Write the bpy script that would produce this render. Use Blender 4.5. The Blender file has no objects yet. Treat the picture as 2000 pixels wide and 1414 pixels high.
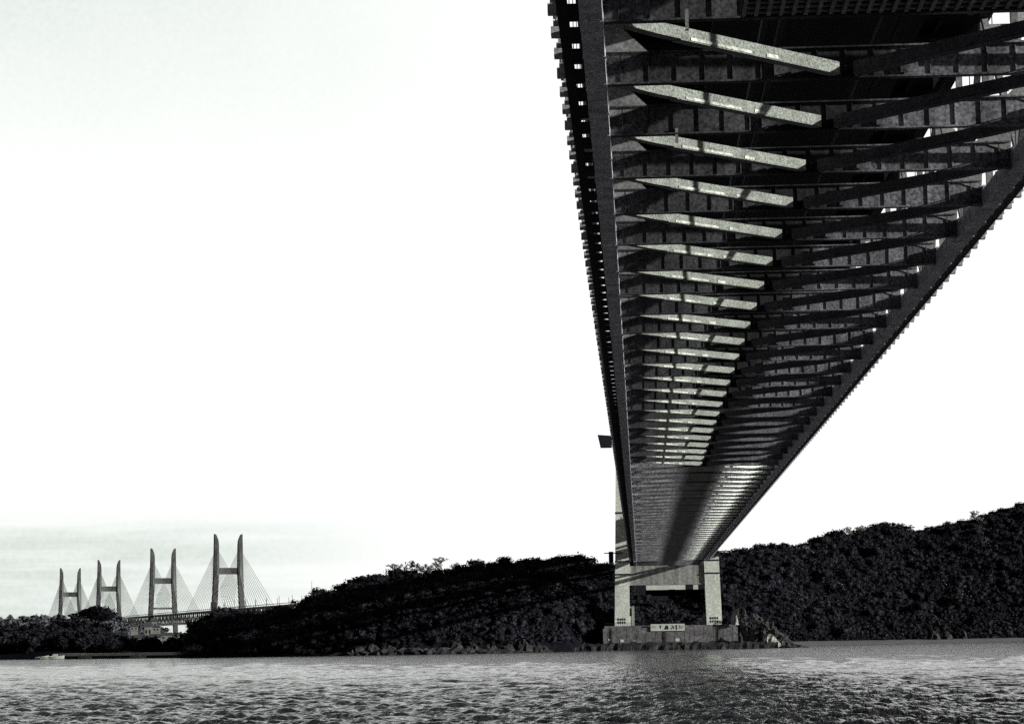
import bpy, math, random
import numpy as np
from mathutils import Vector, Matrix, noise as mnoise

random.seed(7); rng = np.random.default_rng(7)
SC = bpy.context.scene
COL = SC.collection
R = math.radians

# ------------------------------------------------------------------ camera
F_PX = 4300.0
CAM = np.array([0.0, 0.0, 4.2])
PITCH, YAW, ROLL = math.atan(545.2/4300), math.atan(244.1/4334.4), 0.0145
fwd = np.array([-math.sin(YAW)*math.cos(PITCH), math.cos(YAW)*math.cos(PITCH), math.sin(PITCH)])
r0 = np.array([math.cos(YAW), math.sin(YAW), 0.0])
u0 = np.cross(r0, fwd)
right = math.cos(ROLL)*r0 - math.sin(ROLL)*u0
up = math.cos(ROLL)*u0 + math.sin(ROLL)*r0

def at(px, py, Y):
    """world point seen at photo pixel (px, py) on the plane y = Y"""
    d = fwd*F_PX + right*(px-1000) + up*(707-py)
    return CAM + d*(Y/d[1])

def gx(px, Y, z=0.0):
    """world x of the point at depth Y, height z, that is seen in photo column px"""
    y = 1250.0
    for _ in range(4):
        p = at(px, y, Y)
        y -= (z-p[2])*F_PX/Y
    return at(px, y, Y)[0]

def hz(px, py, Y):
    return at(px, py, Y)[2]

cam_data = bpy.data.cameras.new('camera')
cam_data.sensor_width = 36; cam_data.lens = 36*F_PX/2000
cam_data.clip_end = 30000; cam_data.clip_start = 0.5
cam = bpy.data.objects.new('camera', cam_data); COL.objects.link(cam)
M3 = Matrix((tuple(right), tuple(up), tuple(-fwd))).transposed()
cam.matrix_world = Matrix.Translation(Vector(CAM)) @ M3.to_4x4()
SC.camera = cam

# ------------------------------------------------------------------ helpers
def tag(o, label=None, cat=None, group=None, kind=None):
    if label: o['label'] = label
    if cat: o['category'] = cat
    if group: o['group'] = group
    if kind: o['kind'] = kind
    return o

def empty(name, loc=(0,0,0), rz=0.0):
    o = bpy.data.objects.new(name, None); COL.objects.link(o)
    o.location = loc; o.rotation_euler = (0,0,rz); o.empty_display_size = 1
    return o

class MB:
    """collects vertices and faces for one mesh object"""
    def __init__(s): s.v = []; s.f = []; s.n = 0
    def add(s, vs, fs):
        s.v.extend([tuple(map(float, a)) for a in vs]); s.f.extend([tuple(i+s.n for i in f) for f in fs]); s.n += len(vs)
        return s
    def box(s, x0, x1, y0, y1, z0, z1):
        vs = [(x0,y0,z0),(x1,y0,z0),(x1,y1,z0),(x0,y1,z0),(x0,y0,z1),(x1,y0,z1),(x1,y1,z1),(x0,y1,z1)]
        return s.add(vs, [(0,3,2,1),(4,5,6,7),(0,1,5,4),(1,2,6,5),(2,3,7,6),(3,0,4,7)])
    def frustum(s, b, t):
        """b, t: (x0,x1,y0,y1,z) bottom and top rectangles"""
        vs = [(b[0],b[2],b[4]),(b[1],b[2],b[4]),(b[1],b[3],b[4]),(b[0],b[3],b[4]),
              (t[0],t[2],t[4]),(t[1],t[2],t[4]),(t[1],t[3],t[4]),(t[0],t[3],t[4])]
        return s.add(vs, [(0,3,2,1),(4,5,6,7),(0,1,5,4),(1,2,6,5),(2,3,7,6),(3,0,4,7)])
    def bar(s, a, b, w, h, upv=(0,0,1)):
        a = Vector(a); b = Vector(b); d = (b-a).normalized(); u = Vector(upv)
        sd = d.cross(u)
        if sd.length < 1e-4: sd = d.cross(Vector((1,0,0)))
        sd.normalize(); u = sd.cross(d).normalized()
        vs = []
        for p in (a, b):
            for i, j in ((-1,-1),(1,-1),(1,1),(-1,1)):
                vs.append(p + sd*(w/2*i) + u*(h/2*j))
        return s.add(vs, [(0,3,2,1),(4,5,6,7),(0,1,5,4),(1,2,6,5),(2,3,7,6),(3,0,4,7)])
    def tube(s, pts, rad, n=6):
        pts = [Vector(p) for p in pts]
        if not hasattr(rad, '__len__'): rad = [rad]*len(pts)
        vs = []
        for i, p in enumerate(pts):
            d = (pts[min(i+1, len(pts)-1)] - pts[max(i-1, 0)]).normalized()
            a = d.cross(Vector((0.13, 0.31, 1))) 
            if a.length < 1e-3: a = d.cross(Vector((1,0,0)))
            a.normalize(); b = d.cross(a)
            for k in range(n):
                t = 2*math.pi*k/n
                vs.append(p + (a*math.cos(t) + b*math.sin(t))*rad[i])
        fs = [(i*n+k, i*n+(k+1)%n, (i+1)*n+(k+1)%n, (i+1)*n+k) for i in range(len(pts)-1) for k in range(n)]
        fs += [tuple(range(n))[::-1], tuple((len(pts)-1)*n+k for k in range(n))]
        return s.add(vs, fs)
    def build(s, name, mat, parent=None, smooth=False):
        me = bpy.data.meshes.new(name); me.from_pydata(s.v, [], s.f); me.update()
        if smooth: me.polygons.foreach_set('use_smooth', [True]*len(me.polygons))
        me.materials.append(mat)
        o = bpy.data.objects.new(name, me); COL.objects.link(o)
        if parent: o.parent = parent
        return o

def np_mesh(name, verts, faces, mat, smooth=False, parent=None):
    """verts (n,3), faces (m,k) numpy arrays"""
    me = bpy.data.meshes.new(name)
    k = faces.shape[1]
    me.vertices.add(len(verts)); me.vertices.foreach_set('co', verts.astype(np.float32).ravel())
    me.loops.add(faces.size); me.loops.foreach_set('vertex_index', faces.astype(np.int32).ravel())
    me.polygons.add(len(faces)); me.polygons.foreach_set('loop_start', np.arange(0, faces.size, k, dtype=np.int32))
    me.polygons.foreach_set('loop_total', np.full(len(faces), k, dtype=np.int32))
    if smooth: me.polygons.foreach_set('use_smooth', np.ones(len(faces), dtype=bool))
    me.update(calc_edges=True); me.validate()
    me.materials.append(mat)
    o = bpy.data.objects.new(name, me); COL.objects.link(o)
    if parent: o.parent = parent
    return o

def copy_obj(o, parent=None, loc=None, rz=None, scale=None):
    c = o.copy(); COL.objects.link(c)
    if parent is not None: c.parent = parent
    if loc is not None: c.location = loc
    if rz is not None: c.rotation_euler = (0,0,rz)
    if scale is not None: c.scale = scale
    return c

def copy_tree(o, parent=None):
    c = o.copy(); COL.objects.link(c); c.parent = parent
    for ch in list(o.children): copy_tree(ch, c)
    return c

# ------------------------------------------------------------------ materials
def mat(name, base, rough=0.8, var=0.35, scale=1.0, grain=0.3, gscale=9.0, streak=None, bump=0.0, spec=0.25, coords='Object'):
    m = bpy.data.materials.new(name); m.use_nodes = True
    nt = m.node_tree; N = nt.nodes; L = nt.links
    b = N['Principled BSDF']; b.inputs['Roughness'].default_value = rough
    b.inputs['Specular IOR Level'].default_value = spec
    if coords == 'World':
        tc = N.new('ShaderNodeNewGeometry'); coords = 'Position'
    else: tc = N.new('ShaderNodeTexCoord')
    mp = N.new('ShaderNodeMapping'); L.new(tc.outputs[coords], mp.inputs['Vector'])
    if streak: mp.inputs['Scale'].default_value = streak
    n1 = N.new('ShaderNodeTexNoise'); n1.inputs['Scale'].default_value = scale; n1.inputs['Detail'].default_value = 6
    n1.inputs['Roughness'].default_value = 0.65
    L.new(mp.outputs['Vector'], n1.inputs['Vector'])
    n2 = N.new('ShaderNodeTexNoise'); n2.inputs['Scale'].default_value = gscale; n2.inputs['Detail'].default_value = 3
    L.new(tc.outputs[coords], n2.inputs['Vector'])
    m1 = N.new('ShaderNodeMapRange'); m1.inputs[1].default_value = 0.3; m1.inputs[2].default_value = 0.7
    m1.inputs[3].default_value = 1-var; m1.inputs[4].default_value = 1+var
    m2 = N.new('ShaderNodeMapRange'); m2.inputs[1].default_value = 0.3; m2.inputs[2].default_value = 0.7
    m2.inputs[3].default_value = 1-grain; m2.inputs[4].default_value = 1+grain
    L.new(n1.outputs['Fac'], m1.inputs[0]); L.new(n2.outputs['Fac'], m2.inputs[0])
    mu = N.new('ShaderNodeMath'); mu.operation = 'MULTIPLY'
    L.new(m1.outputs[0], mu.inputs[0]); L.new(m2.outputs[0], mu.inputs[1])
    vm = N.new('ShaderNodeVectorMath'); vm.operation = 'SCALE'; vm.inputs[0].default_value = base
    L.new(mu.outputs[0], vm.inputs['Scale'])
    L.new(vm.outputs['Vector'], b.inputs['Base Color'])
    if bump:
        bp = N.new('ShaderNodeBump'); bp.inputs['Strength'].default_value = bump; bp.inputs['Distance'].default_value = 0.3
        L.new(n1.outputs['Fac'], bp.inputs['Height']); L.new(bp.outputs['Normal'], b.inputs['Normal'])
    return m

M = {}
M['steel_dark']  = mat('weathered_dark_steel', (0.018,0.018,0.025), 0.85, 0.4, 0.5, 0.35, 6.0)
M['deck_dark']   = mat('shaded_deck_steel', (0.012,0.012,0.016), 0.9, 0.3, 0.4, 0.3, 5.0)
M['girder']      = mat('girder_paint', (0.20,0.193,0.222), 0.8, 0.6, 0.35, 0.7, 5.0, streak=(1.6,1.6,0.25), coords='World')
def paint_centre_shade(m, half, v):  # paints shade into the colour along the middle of a girder
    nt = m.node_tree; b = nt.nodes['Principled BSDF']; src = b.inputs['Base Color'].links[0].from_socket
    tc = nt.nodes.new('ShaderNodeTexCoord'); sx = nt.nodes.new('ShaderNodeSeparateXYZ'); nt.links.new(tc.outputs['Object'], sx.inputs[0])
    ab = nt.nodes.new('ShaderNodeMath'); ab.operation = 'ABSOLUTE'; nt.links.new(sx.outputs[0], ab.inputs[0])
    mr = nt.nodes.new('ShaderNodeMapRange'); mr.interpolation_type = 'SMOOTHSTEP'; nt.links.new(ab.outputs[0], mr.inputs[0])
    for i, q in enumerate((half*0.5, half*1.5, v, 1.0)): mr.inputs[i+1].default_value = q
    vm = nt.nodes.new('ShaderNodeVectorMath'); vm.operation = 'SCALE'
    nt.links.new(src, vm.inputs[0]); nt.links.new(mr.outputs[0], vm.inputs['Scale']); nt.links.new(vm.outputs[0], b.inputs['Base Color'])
def paint_left_shade(m, x0, x1, v0, v1):  # paints shade into the colour towards the left end of a girder
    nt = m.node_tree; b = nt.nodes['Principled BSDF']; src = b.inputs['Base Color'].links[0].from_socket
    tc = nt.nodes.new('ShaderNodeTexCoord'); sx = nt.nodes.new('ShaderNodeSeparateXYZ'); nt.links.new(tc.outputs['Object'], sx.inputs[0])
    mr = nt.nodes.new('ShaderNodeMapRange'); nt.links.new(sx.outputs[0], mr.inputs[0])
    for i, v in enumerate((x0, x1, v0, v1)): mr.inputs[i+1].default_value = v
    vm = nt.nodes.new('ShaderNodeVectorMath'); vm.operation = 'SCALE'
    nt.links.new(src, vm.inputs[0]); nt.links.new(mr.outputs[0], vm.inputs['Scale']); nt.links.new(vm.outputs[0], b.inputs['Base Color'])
paint_left_shade(M['girder'], -8, 3, 0.33, 1.0)
paint_centre_shade(M['girder'], 3.2, 0.15)
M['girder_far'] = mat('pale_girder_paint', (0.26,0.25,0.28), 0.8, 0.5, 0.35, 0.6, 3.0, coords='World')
paint_centre_shade(M['girder_far'], 4.0, 0.08)
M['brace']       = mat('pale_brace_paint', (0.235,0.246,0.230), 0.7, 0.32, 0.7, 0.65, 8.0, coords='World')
M['sun_strip']      = mat('painted_sun_highlight', (0.55,0.57,0.52), 0.6, 0.6, 1.3, 0.5, 5.0, coords='World')  # sun highlight painted as a bright colour on the brace strips
M['brace_far']   = mat('glow_lit_brace_paint', (0.86,0.89,0.84), 0.7, 0.30, 0.4, 0.5, 3.0, coords='World')  # brightened copy of the brace paint, standing in for glow off the water
M['brace_shaded']  = mat('shaded_brace_paint', (0.12,0.12,0.14), 0.8, 0.35, 0.6, 0.50, 6.0, coords='World')  # darker copy of the brace paint, with shade put into the colour
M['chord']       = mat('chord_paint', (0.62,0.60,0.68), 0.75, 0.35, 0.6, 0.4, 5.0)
M['web']         = mat('truss_web_paint', (0.30,0.30,0.31), 0.75, 0.35, 0.7, 0.4, 5.0, coords='World')
M['bracket']     = mat('bracket_steel', (0.50,0.50,0.52), 0.8, 0.3, 1.0, 0.4, 8.0, coords='World')
M['tower']       = mat('pale_tower_paint', (0.90,0.93,0.86), 0.75, 0.18, 0.15, 0.28, 1.6, streak=(1,1,0.3))
M['tower_beam']  = mat('stained_beam_paint', (0.36,0.36,0.35), 0.8, 0.45, 0.18, 0.35, 1.2, streak=(2.5,2.5,0.3))
M['concrete']    = mat('stained_concrete', (0.20,0.19,0.205), 0.9, 0.35, 0.12, 0.5, 1.1, streak=(0.6,0.6,2.0))
M['conc_pale']   = mat('pale_concrete', (0.45,0.46,0.43), 0.9, 0.3, 0.2, 0.3, 1.3)
M['black_metal'] = mat('dark_metal', (0.02,0.02,0.03), 0.8)
M['far_steel']   = mat('far_tower_paint', (0.075,0.07,0.08), 0.8, 0.35, 0.04, 0.3, 0.3, streak=(1,1,2.5))
M['far_deck']    = mat('far_truss_paint', (0.30,0.295,0.295), 0.8, 0.3, 0.05, 0.3, 0.3)
M['cable']       = mat('stay_cable_sheath', (0.30,0.33,0.30), 0.7, 0.1, 1, 0.1)
M['white']       = mat('white_paint', (0.80,0.82,0.78), 0.6, 0.10, 0.5, 0.12, 3.0)
M['ink']         = mat('black_lettering', (0.03,0.03,0.03), 0.7, 0.1)
M['ink_grey']    = mat('faded_lettering', (0.22,0.23,0.2), 0.7, 0.1)
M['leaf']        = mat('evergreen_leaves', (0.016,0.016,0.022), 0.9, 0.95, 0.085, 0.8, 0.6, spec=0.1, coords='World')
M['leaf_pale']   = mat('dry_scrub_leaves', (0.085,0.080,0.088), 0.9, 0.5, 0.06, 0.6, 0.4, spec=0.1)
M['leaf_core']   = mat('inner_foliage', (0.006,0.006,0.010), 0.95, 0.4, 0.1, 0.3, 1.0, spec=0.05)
M['bark']        = mat('dark_bark', (0.05,0.045,0.045), 0.9, 0.3, 1.0)
M['bark_pale']   = mat('pale_bare_twigs', (0.34,0.34,0.31), 0.9, 0.3, 1.0)
M['soil']        = mat('shaded_slope_soil', (0.006,0.006,0.009), 0.95, 0.4, 0.05, 0.4, 0.4, spec=0.02)
M['rock']        = mat('shore_rock', (0.038,0.036,0.040), 0.9, 0.7, 0.18, 0.6, 1.2, bump=0.5)
M['rock_dark']   = mat('wet_rock', (0.03,0.03,0.035), 0.8, 0.6, 0.25, 0.5, 1.0, bump=0.5)
M['rock_pale']   = mat('pale_rock', (0.30,0.30,0.28), 0.9, 0.4, 0.4, 0.5, 1.5, bump=0.4)
M['sand']        = mat('beach_sand', (0.16,0.16,0.165), 0.95, 0.35, 0.1, 0.4, 0.6)
M['land']        = mat('low_land', (0.05,0.05,0.055), 0.95, 0.6, 0.02, 0.5, 0.15)
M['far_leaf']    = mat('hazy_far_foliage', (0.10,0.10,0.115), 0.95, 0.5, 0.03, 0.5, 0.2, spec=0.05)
M['roof']        = mat('dark_roof_tile', (0.07,0.07,0.08), 0.8, 0.3, 0.6)
M['plaster']     = mat('pale_plaster', (0.22,0.22,0.21), 0.85, 0.2, 0.5)

# ------------------------------------------------------------------ world + sun
SUN_EL, SUN_A = R(14), R(14.5)       # sun to the right (+x) and a little behind the camera (-y)
to_sun = Vector((math.cos(SUN_A)*math.cos(SUN_EL), -math.sin(SUN_A)*math.cos(SUN_EL), math.sin(SUN_EL)))
sl = bpy.data.lights.new('sun', 'SUN'); sl.energy = 5.0; sl.angle = R(0.6); sl.color = (0.98, 1.0, 0.91)
so = bpy.data.objects.new('sun', sl); COL.objects.link(so); so.location = (300,-100,200)
so.rotation_euler = to_sun.to_track_quat('Z', 'Y').to_euler()

w = bpy.data.worlds.new('World'); SC.world = w; w.use_nodes = True
nt = w.node_tree; N = nt.nodes; L = nt.links
bg = N['Background']
def math_node(op, a=None, b=None, c=None, clamp=False):
    n = N.new('ShaderNodeMath'); n.operation = op; n.use_clamp = clamp
    for i, v in enumerate((a, b, c)):
        if v is None: continue
        if isinstance(v, (int, float)): n.inputs[i].default_value = v
        else: L.new(v, n.inputs[i])
    return n.outputs[0]
def maprange(v, a, b, c, d, smooth=True):
    n = N.new('ShaderNodeMapRange'); n.interpolation_type = 'SMOOTHSTEP' if smooth else 'LINEAR'
    L.new(v, n.inputs[0])
    for i, k in enumerate((a,b,c,d)): n.inputs[i+1].default_value = k
    return n.outputs[0]
tc = N.new('ShaderNodeTexCoord')
sx = N.new('ShaderNodeSeparateXYZ'); L.new(tc.outputs['Generated'], sx.inputs[0])
X, Y_, Z = sx.outputs
sky = N.new('ShaderNodeTexSky'); sky.sky_type = 'NISHITA'; sky.sun_disc = False
sky.sun_elevation = SUN_EL; sky.sun_rotation = math.atan2(to_sun.x, to_sun.y)
sky.dust_density = 3.0
bw = N.new('ShaderNodeRGBToBW'); L.new(sky.outputs[0], bw.inputs[0])
nis = math_node('MULTIPLY', bw.outputs[0], 0.018)
nis = math_node('MINIMUM', nis, 0.25)
# thin bright overcast ahead of the camera, falling off with height and towards the back
elev = maprange(Z, 0.31, 0.66, 1.0, 0.10)
front = maprange(Y_, 0.0, 0.75, 0.07, 1.0)
bright = math_node('MULTIPLY', elev, front)
# streaky cloud bank low on the left, faint veil high on the left
cmap = N.new('ShaderNodeMapping'); cmap.inputs['Scale'].default_value = (4.0, 4.0, 62.0); L.new(tc.outputs['Generated'], cmap.inputs[0])
cn = N.new('ShaderNodeTexNoise'); cn.inputs['Scale'].default_value = 1.6; cn.inputs['Detail'].default_value = 5; cn.inputs['Roughness'].default_value = 0.55
L.new(cmap.outputs[0], cn.inputs[0])
az = math_node('DIVIDE', X, math_node('MAXIMUM', Y_, 0.05))
cl_n = maprange(cn.outputs['Fac'], 0.34, 0.60, 0.35, 1.0)
low = math_node('MULTIPLY', maprange(Z, 0.045, 0.066, 1.0, 0.0), maprange(az, -0.24, -0.075, 1.0, 0.0))
cloud = math_node('MULTIPLY', low, cl_n)
vn = N.new('ShaderNodeTexNoise'); vn.inputs['Scale'].default_value = 9; vn.inputs['Detail'].default_value = 3
L.new(tc.outputs['Generated'], vn.inputs[0])
hi = math_node('MULTIPLY', maprange(Z, 0.17, 0.30, 0.0, 1.0), maprange(az, -0.30, 0.02, 1.0, 0.0))
hi = math_node('MULTIPLY', hi, maprange(vn.outputs['Fac'], 0.3, 0.7, 0.7, 1.0))
gn = N.new('ShaderNodeTexNoise'); gn.inputs['Scale'].default_value = 420; gn.inputs['Detail'].default_value = 2
L.new(tc.outputs['Generated'], gn.inputs[0])
gr = maprange(gn.outputs['Fac'], 0.3, 0.7, 0.86, 1.14, False)
hi = math_node('MULTIPLY', hi, gr); cloud = math_node('MULTIPLY', cloud, gr)
dim = math_node('ADD', math_node('MULTIPLY', cloud, 0.27), math_node('MULTIPLY', hi, 0.25))
fac = math_node('SUBTRACT', 1.06, dim)
val = math_node('ADD', math_node('MULTIPLY', bright, fac), nis)
val = math_node('MULTIPLY', val, 0.97)
tint = N.new('ShaderNodeMix'); tint.data_type = 'RGBA'
tint.inputs['A'].default_value = (0.985, 1.0, 0.985, 1); tint.inputs['B'].default_value = (0.88, 1.0, 0.90, 1)
L.new(math_node('MULTIPLY', dim, 2.2, clamp=True), tint.inputs['Factor'])
vs = N.new('ShaderNodeVectorMath'); vs.operation = 'SCALE'
L.new(tint.outputs['Result'], vs.inputs[0]); L.new(val, vs.inputs['Scale'])
L.new(vs.outputs[0], bg.inputs['Color']); bg.inputs['Strength'].default_value = 1.0

SC.view_settings.view_transform = 'Standard'; SC.view_settings.look = 'None'
SC.view_settings.exposure = 0; SC.view_settings.gamma = 1
SC.cycles.use_denoising = False
SC.cycles.max_bounces = 5; SC.cycles.diffuse_bounces = 2; SC.cycles.glossy_bounces = 2
SC.cycles.sample_clamp_indirect = 3

# ------------------------------------------------------------------ water
def build_water():
    az = np.concatenate([np.linspace(-178, -24, 24), np.linspace(-18.5, 12.0, 1000), np.linspace(17, 178, 24)])
    rr = np.concatenate([np.array([0.5, 10, 25, 45, 60, 75, 85]), 1.0/np.linspace(1/98.0, 1/9000.0, 1000), np.array([14000., 22000.])])
    A, RR = np.meshgrid(np.radians(az), rr)
    x = RR*np.sin(A); y = RR*np.cos(A); z = np.zeros_like(x)
    cell = np.gradient(rr)[:, None]*np.ones_like(x)
    g = np.random.default_rng(3)
    for i in range(84):
        lam = 0.45*(1.045**i)*g.uniform(0.92, 1.08)
        th = math.radians(g.normal(86, 36))
        k = 2*math.pi/lam
        amp = 0.0128*lam if lam < 2.0 else 0.0256*(2.0/lam)**0.25
        att = np.clip((lam/cell - 2.2)/2.0, 0, 1)
        ph = g.uniform(0, 6.28) + 2.2*np.sin(x*0.11*g.uniform(.5,1.5)+y*0.06+g.uniform(0,6))
        s = np.sin(k*(x*math.cos(th)+y*math.sin(th)) + ph)
        z += amp*att*(s + 0.3*np.cos(2*k*(x*math.cos(th)+y*math.sin(th)) + 2*ph))
    nr, nc = x.shape
    v = np.stack([x, y, z], -1).reshape(-1, 3)
    idx = np.arange(nr*nc).reshape(nr, nc)
    f = np.stack([idx[:-1,:-1], idx[:-1,1:], idx[1:,1:], idx[1:,:-1]], -1).reshape(-1, 4)[:, ::-1]
    # close the ring behind the camera
    ring = np.stack([idx[:-1,-1], idx[:-1,0], idx[1:,0], idx[1:,-1]], -1)[:, ::-1]
    m = bpy.data.materials.new('choppy_sea_water'); m.use_nodes = True
    nt = m.node_tree; NN = nt.nodes; LL = nt.links
    b = NN['Principled BSDF']
    b.inputs['Base Color'].default_value = (0.030,0.030,0.036,1); b.inputs['Roughness'].default_value = 0.07
    b.inputs['IOR'].default_value = 1.33; b.inputs['Specular IOR Level'].default_value = 0.5
    tc = NN.new('ShaderNodeTexCoord')
    def nz(sc, stretch, det, rough=0.6):
        mp = NN.new('ShaderNodeMapping'); mp.inputs['Scale'].default_value = stretch
        LL.new(tc.outputs['Object'], mp.inputs[0])
        n = NN.new('ShaderNodeTexNoise'); n.inputs['Scale'].default_value = sc; n.inputs['Detail'].default_value = det
        n.inputs['Roughness'].default_value = rough
        LL.new(mp.outputs[0], n.inputs[0]); return n.outputs['Fac']
    h1 = nz(2.6, (1.0, 0.45, 1), 4, 0.6); h2 = nz(0.9, (1.0, 0.5, 1), 4); 
    ru = nz(2.2, (1.0, 0.13, 1), 5, 0.8)
    rm = NN.new('ShaderNodeMapRange'); LL.new(ru, rm.inputs[0])
    for i_, v_ in enumerate((0.38, 0.60, 0.22, 1.0)): rm.inputs[i_+1].default_value = v_
    LL.new(rm.outputs[0], b.inputs['Specular IOR Level'])
    b1 = NN.new('ShaderNodeBump'); b1.inputs['Strength'].default_value = 1.0; b1.inputs['Distance'].default_value = 0.16
    LL.new(h1, b1.inputs['Height'])
    b2 = NN.new('ShaderNodeBump'); b2.inputs['Strength'].default_value = 1.0; b2.inputs['Distance'].default_value = 0.40
    LL.new(h2, b2.inputs['Height']); LL.new(b1.outputs[0], b2.inputs['Normal'])
    LL.new(b2.outputs[0], b.inputs['Normal'])
    o = np_mesh('sea_water', v, np.concatenate([f, ring]), m, smooth=True)
    tag(o, 'choppy grey sea filling the foreground below the bridge', kind='structure')
build_water()
# sea bed / ground sheet under everything out to the horizon
g = MB(); g.add([(-22000,-22000,-6),(22000,-22000,-6),(22000,22000,-6),(-22000,22000,-6)], [(0,1,2,3)])
tag(g.build('ground', M['soil']), 'dark sea bed and ground sheet', kind='structure')

# ------------------------------------------------------------------ main bridge
XL, XR = -1.9, 27.1; XC = (XL+XR)/2
ZB = 36.3               # underside of the lower chords
LP = 13.18; Y0 = 112.8  # panel length, first node whose brace is in view
NN0, NN1 = -4, 61       # node indices
KF = 23                 # bracing turns round here
YT = 919.0              # tower
def yn(k): return Y0 + LP*k
bridge = empty('suspension_bridge', (XC, YT, 0))
tag(bridge, 'huge steel suspension bridge seen from underneath, deck truss running overhead to its far tower', 'bridge')
class BMB(MB):
    """mesh in world coordinates hung under the bridge empty"""
def bpart(mb, name, m, parent=bridge, kind=None, label=None, smooth=False):
    off = Vector((XC, YT, 0))
    mb.v = [tuple(Vector(v)-off) for v in mb.v]
    o = mb.build(name, m, parent, smooth)
    if kind: o['kind'] = kind
    if label: o['label'] = label
    return o

YA, YB = yn(NN0), YT+135
for xc in (XL, XR):
    mb = MB().box(xc-0.6, xc+0.6, YA, YB, ZB, ZB+1.2)
    for k in range(NN0, NN1+9):
        y = yn(k)
        mb.box(xc-0.63, xc+0.63, y-0.75, y+0.75, ZB-0.05, ZB+1.5)    # gusset joints
        mb.box(xc-0.64, xc+0.64, y+LP/2-0.2, y+LP/2+0.2, ZB-0.03, ZB+1.24)
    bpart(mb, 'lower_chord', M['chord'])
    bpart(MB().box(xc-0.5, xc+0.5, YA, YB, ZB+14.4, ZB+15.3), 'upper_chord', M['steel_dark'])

# cross girders: deep plate girders with stiffeners and bottom flange
def girder_mb(detail):
    mb = MB(); h = 1.9
    x0, x1 = XL+0.62, XR-0.62
    # web, a shallow arch: deeper at the middle; lower edge level
    mb.box(x0, x1, -0.05, 0.05, ZB+0.16, ZB+h)
    mb.box(x0, x1, -0.28, 0.28, ZB+0.06, ZB+0.16)
    mb.box(x0, x1, -0.25, 0.25, ZB+h, ZB+h+0.1)
    if detail:
        n = 16
        for i in range(n+1):
            x = x0 + (x1-x0)*(i+0.5)/(n+1)
            mb.box(x-0.03, x+0.03, -0.13, -0.052, ZB+0.162, ZB+h-0.002)
        for x in (XC-3.65, XC+3.65):
            mb.box(x-0.5, x+0.5, -0.30, -0.25, ZB+0.3, ZB+h-0.2)
    return mb
off = Vector((XC, YT, 0))
def localise(mb, ref_y):
    """vertices given relative to (0, ref_y, 0) in x/z world: shift to the bridge's frame"""
    mb.v = [(v[0]-XC, v[1], v[2]) for v in mb.v]
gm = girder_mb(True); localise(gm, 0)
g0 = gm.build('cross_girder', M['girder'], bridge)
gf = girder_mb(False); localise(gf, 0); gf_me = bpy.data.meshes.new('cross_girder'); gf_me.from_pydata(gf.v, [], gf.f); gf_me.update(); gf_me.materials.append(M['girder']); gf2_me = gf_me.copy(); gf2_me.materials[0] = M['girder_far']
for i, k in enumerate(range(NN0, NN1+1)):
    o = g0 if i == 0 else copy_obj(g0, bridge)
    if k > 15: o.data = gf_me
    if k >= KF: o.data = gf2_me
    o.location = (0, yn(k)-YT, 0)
mb = MB()
for k in range(NN1+1, NN1+10): mb.box(XL+0.6, XR-0.6, yn(k)-0.1, yn(k)+0.1, ZB+0.1, ZB+2)
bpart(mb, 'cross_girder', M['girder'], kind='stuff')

# lateral K bracing: box members in the plane of the lower chords
def brace_mb(sx, dirn):
    """sx -1 left half, +1 right half; dirn +1: apex at the far girder, -1: apex at the near girder"""
    mb = MB()
    xe = XL+0.55 if sx < 0 else XR-0.55
    if dirn > 0: a = (xe, 0.75, 0); b = (XC+sx*0.6, LP-0.35, 0)
    else:        a = (xe, LP-0.75, 0); b = (XC+sx*0.6, 0.35, 0)
    A = Vector((a[0], a[1], ZB+0.60)); B = Vector((b[0], b[1], ZB+0.60))
    # pointed ends: taper close to the chord
    T = A.lerp(B, 0.22)
    mb.bar(T, B, 0.62, 0.68)
    d = (B-A).normalized(); s = d.cross(Vector((0,0,1))).normalized()*0.31
    vs = []
    for p, hh, dz in ((A, 0.13, -0.06), (T, 0.34, 0)):
        for i, j in ((-1,-1),(1,-1),(1,1),(-1,1)): vs.append(p + s*i + Vector((0,0,j*hh+dz)))
    mb.add(vs, [(0,3,2,1),(0,1,5,4),(1,2,6,5),(2,3,7,6),(3,0,4,7)])
    mb.bar(A.lerp(B,0.30)+Vector((0,0,-0.38)), B+Vector((0,0,-0.38)), 0.66, 0.05)  # bottom flange
    # added strips along the bottom edge, painted as sun highlights on the near left braces, on the side that faces the far shore approach
    n = Vector((d.y, -d.x, 0))
    if n.y > 0: n = -n
    mb.plates = len(mb.f)
    for u0_, u1_, hh in ((0.34, 0.60, 0.17), (0.665, 0.715, 0.22)):
        for hs, q in ((0.0, 0), ):
            mb.bar(A.lerp(B,u0_)+n*0.345+Vector((0,0,-0.34+hh/2)), A.lerp(B,u1_)+n*0.345+Vector((0,0,-0.34+hh/2)), 0.05, hh)
    return mb
protos = {}
for sx in (-1, 1):
    for dr in (1, -1):
        mb = brace_mb(sx, dr); localise(mb, 0)
        me = bpy.data.meshes.new('lateral_brace'); me.from_pydata(mb.v, [], mb.f); me.update(); me.materials.append(M['brace_shaded'] if (sx, dr) == (1, 1) else (M['brace'] if dr == 1 else M['brace_far']))
        me.materials.append(M['sun_strip'])
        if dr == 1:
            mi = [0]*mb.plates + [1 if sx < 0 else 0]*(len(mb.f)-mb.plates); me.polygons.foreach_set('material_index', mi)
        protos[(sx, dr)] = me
rest = MB()
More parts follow.
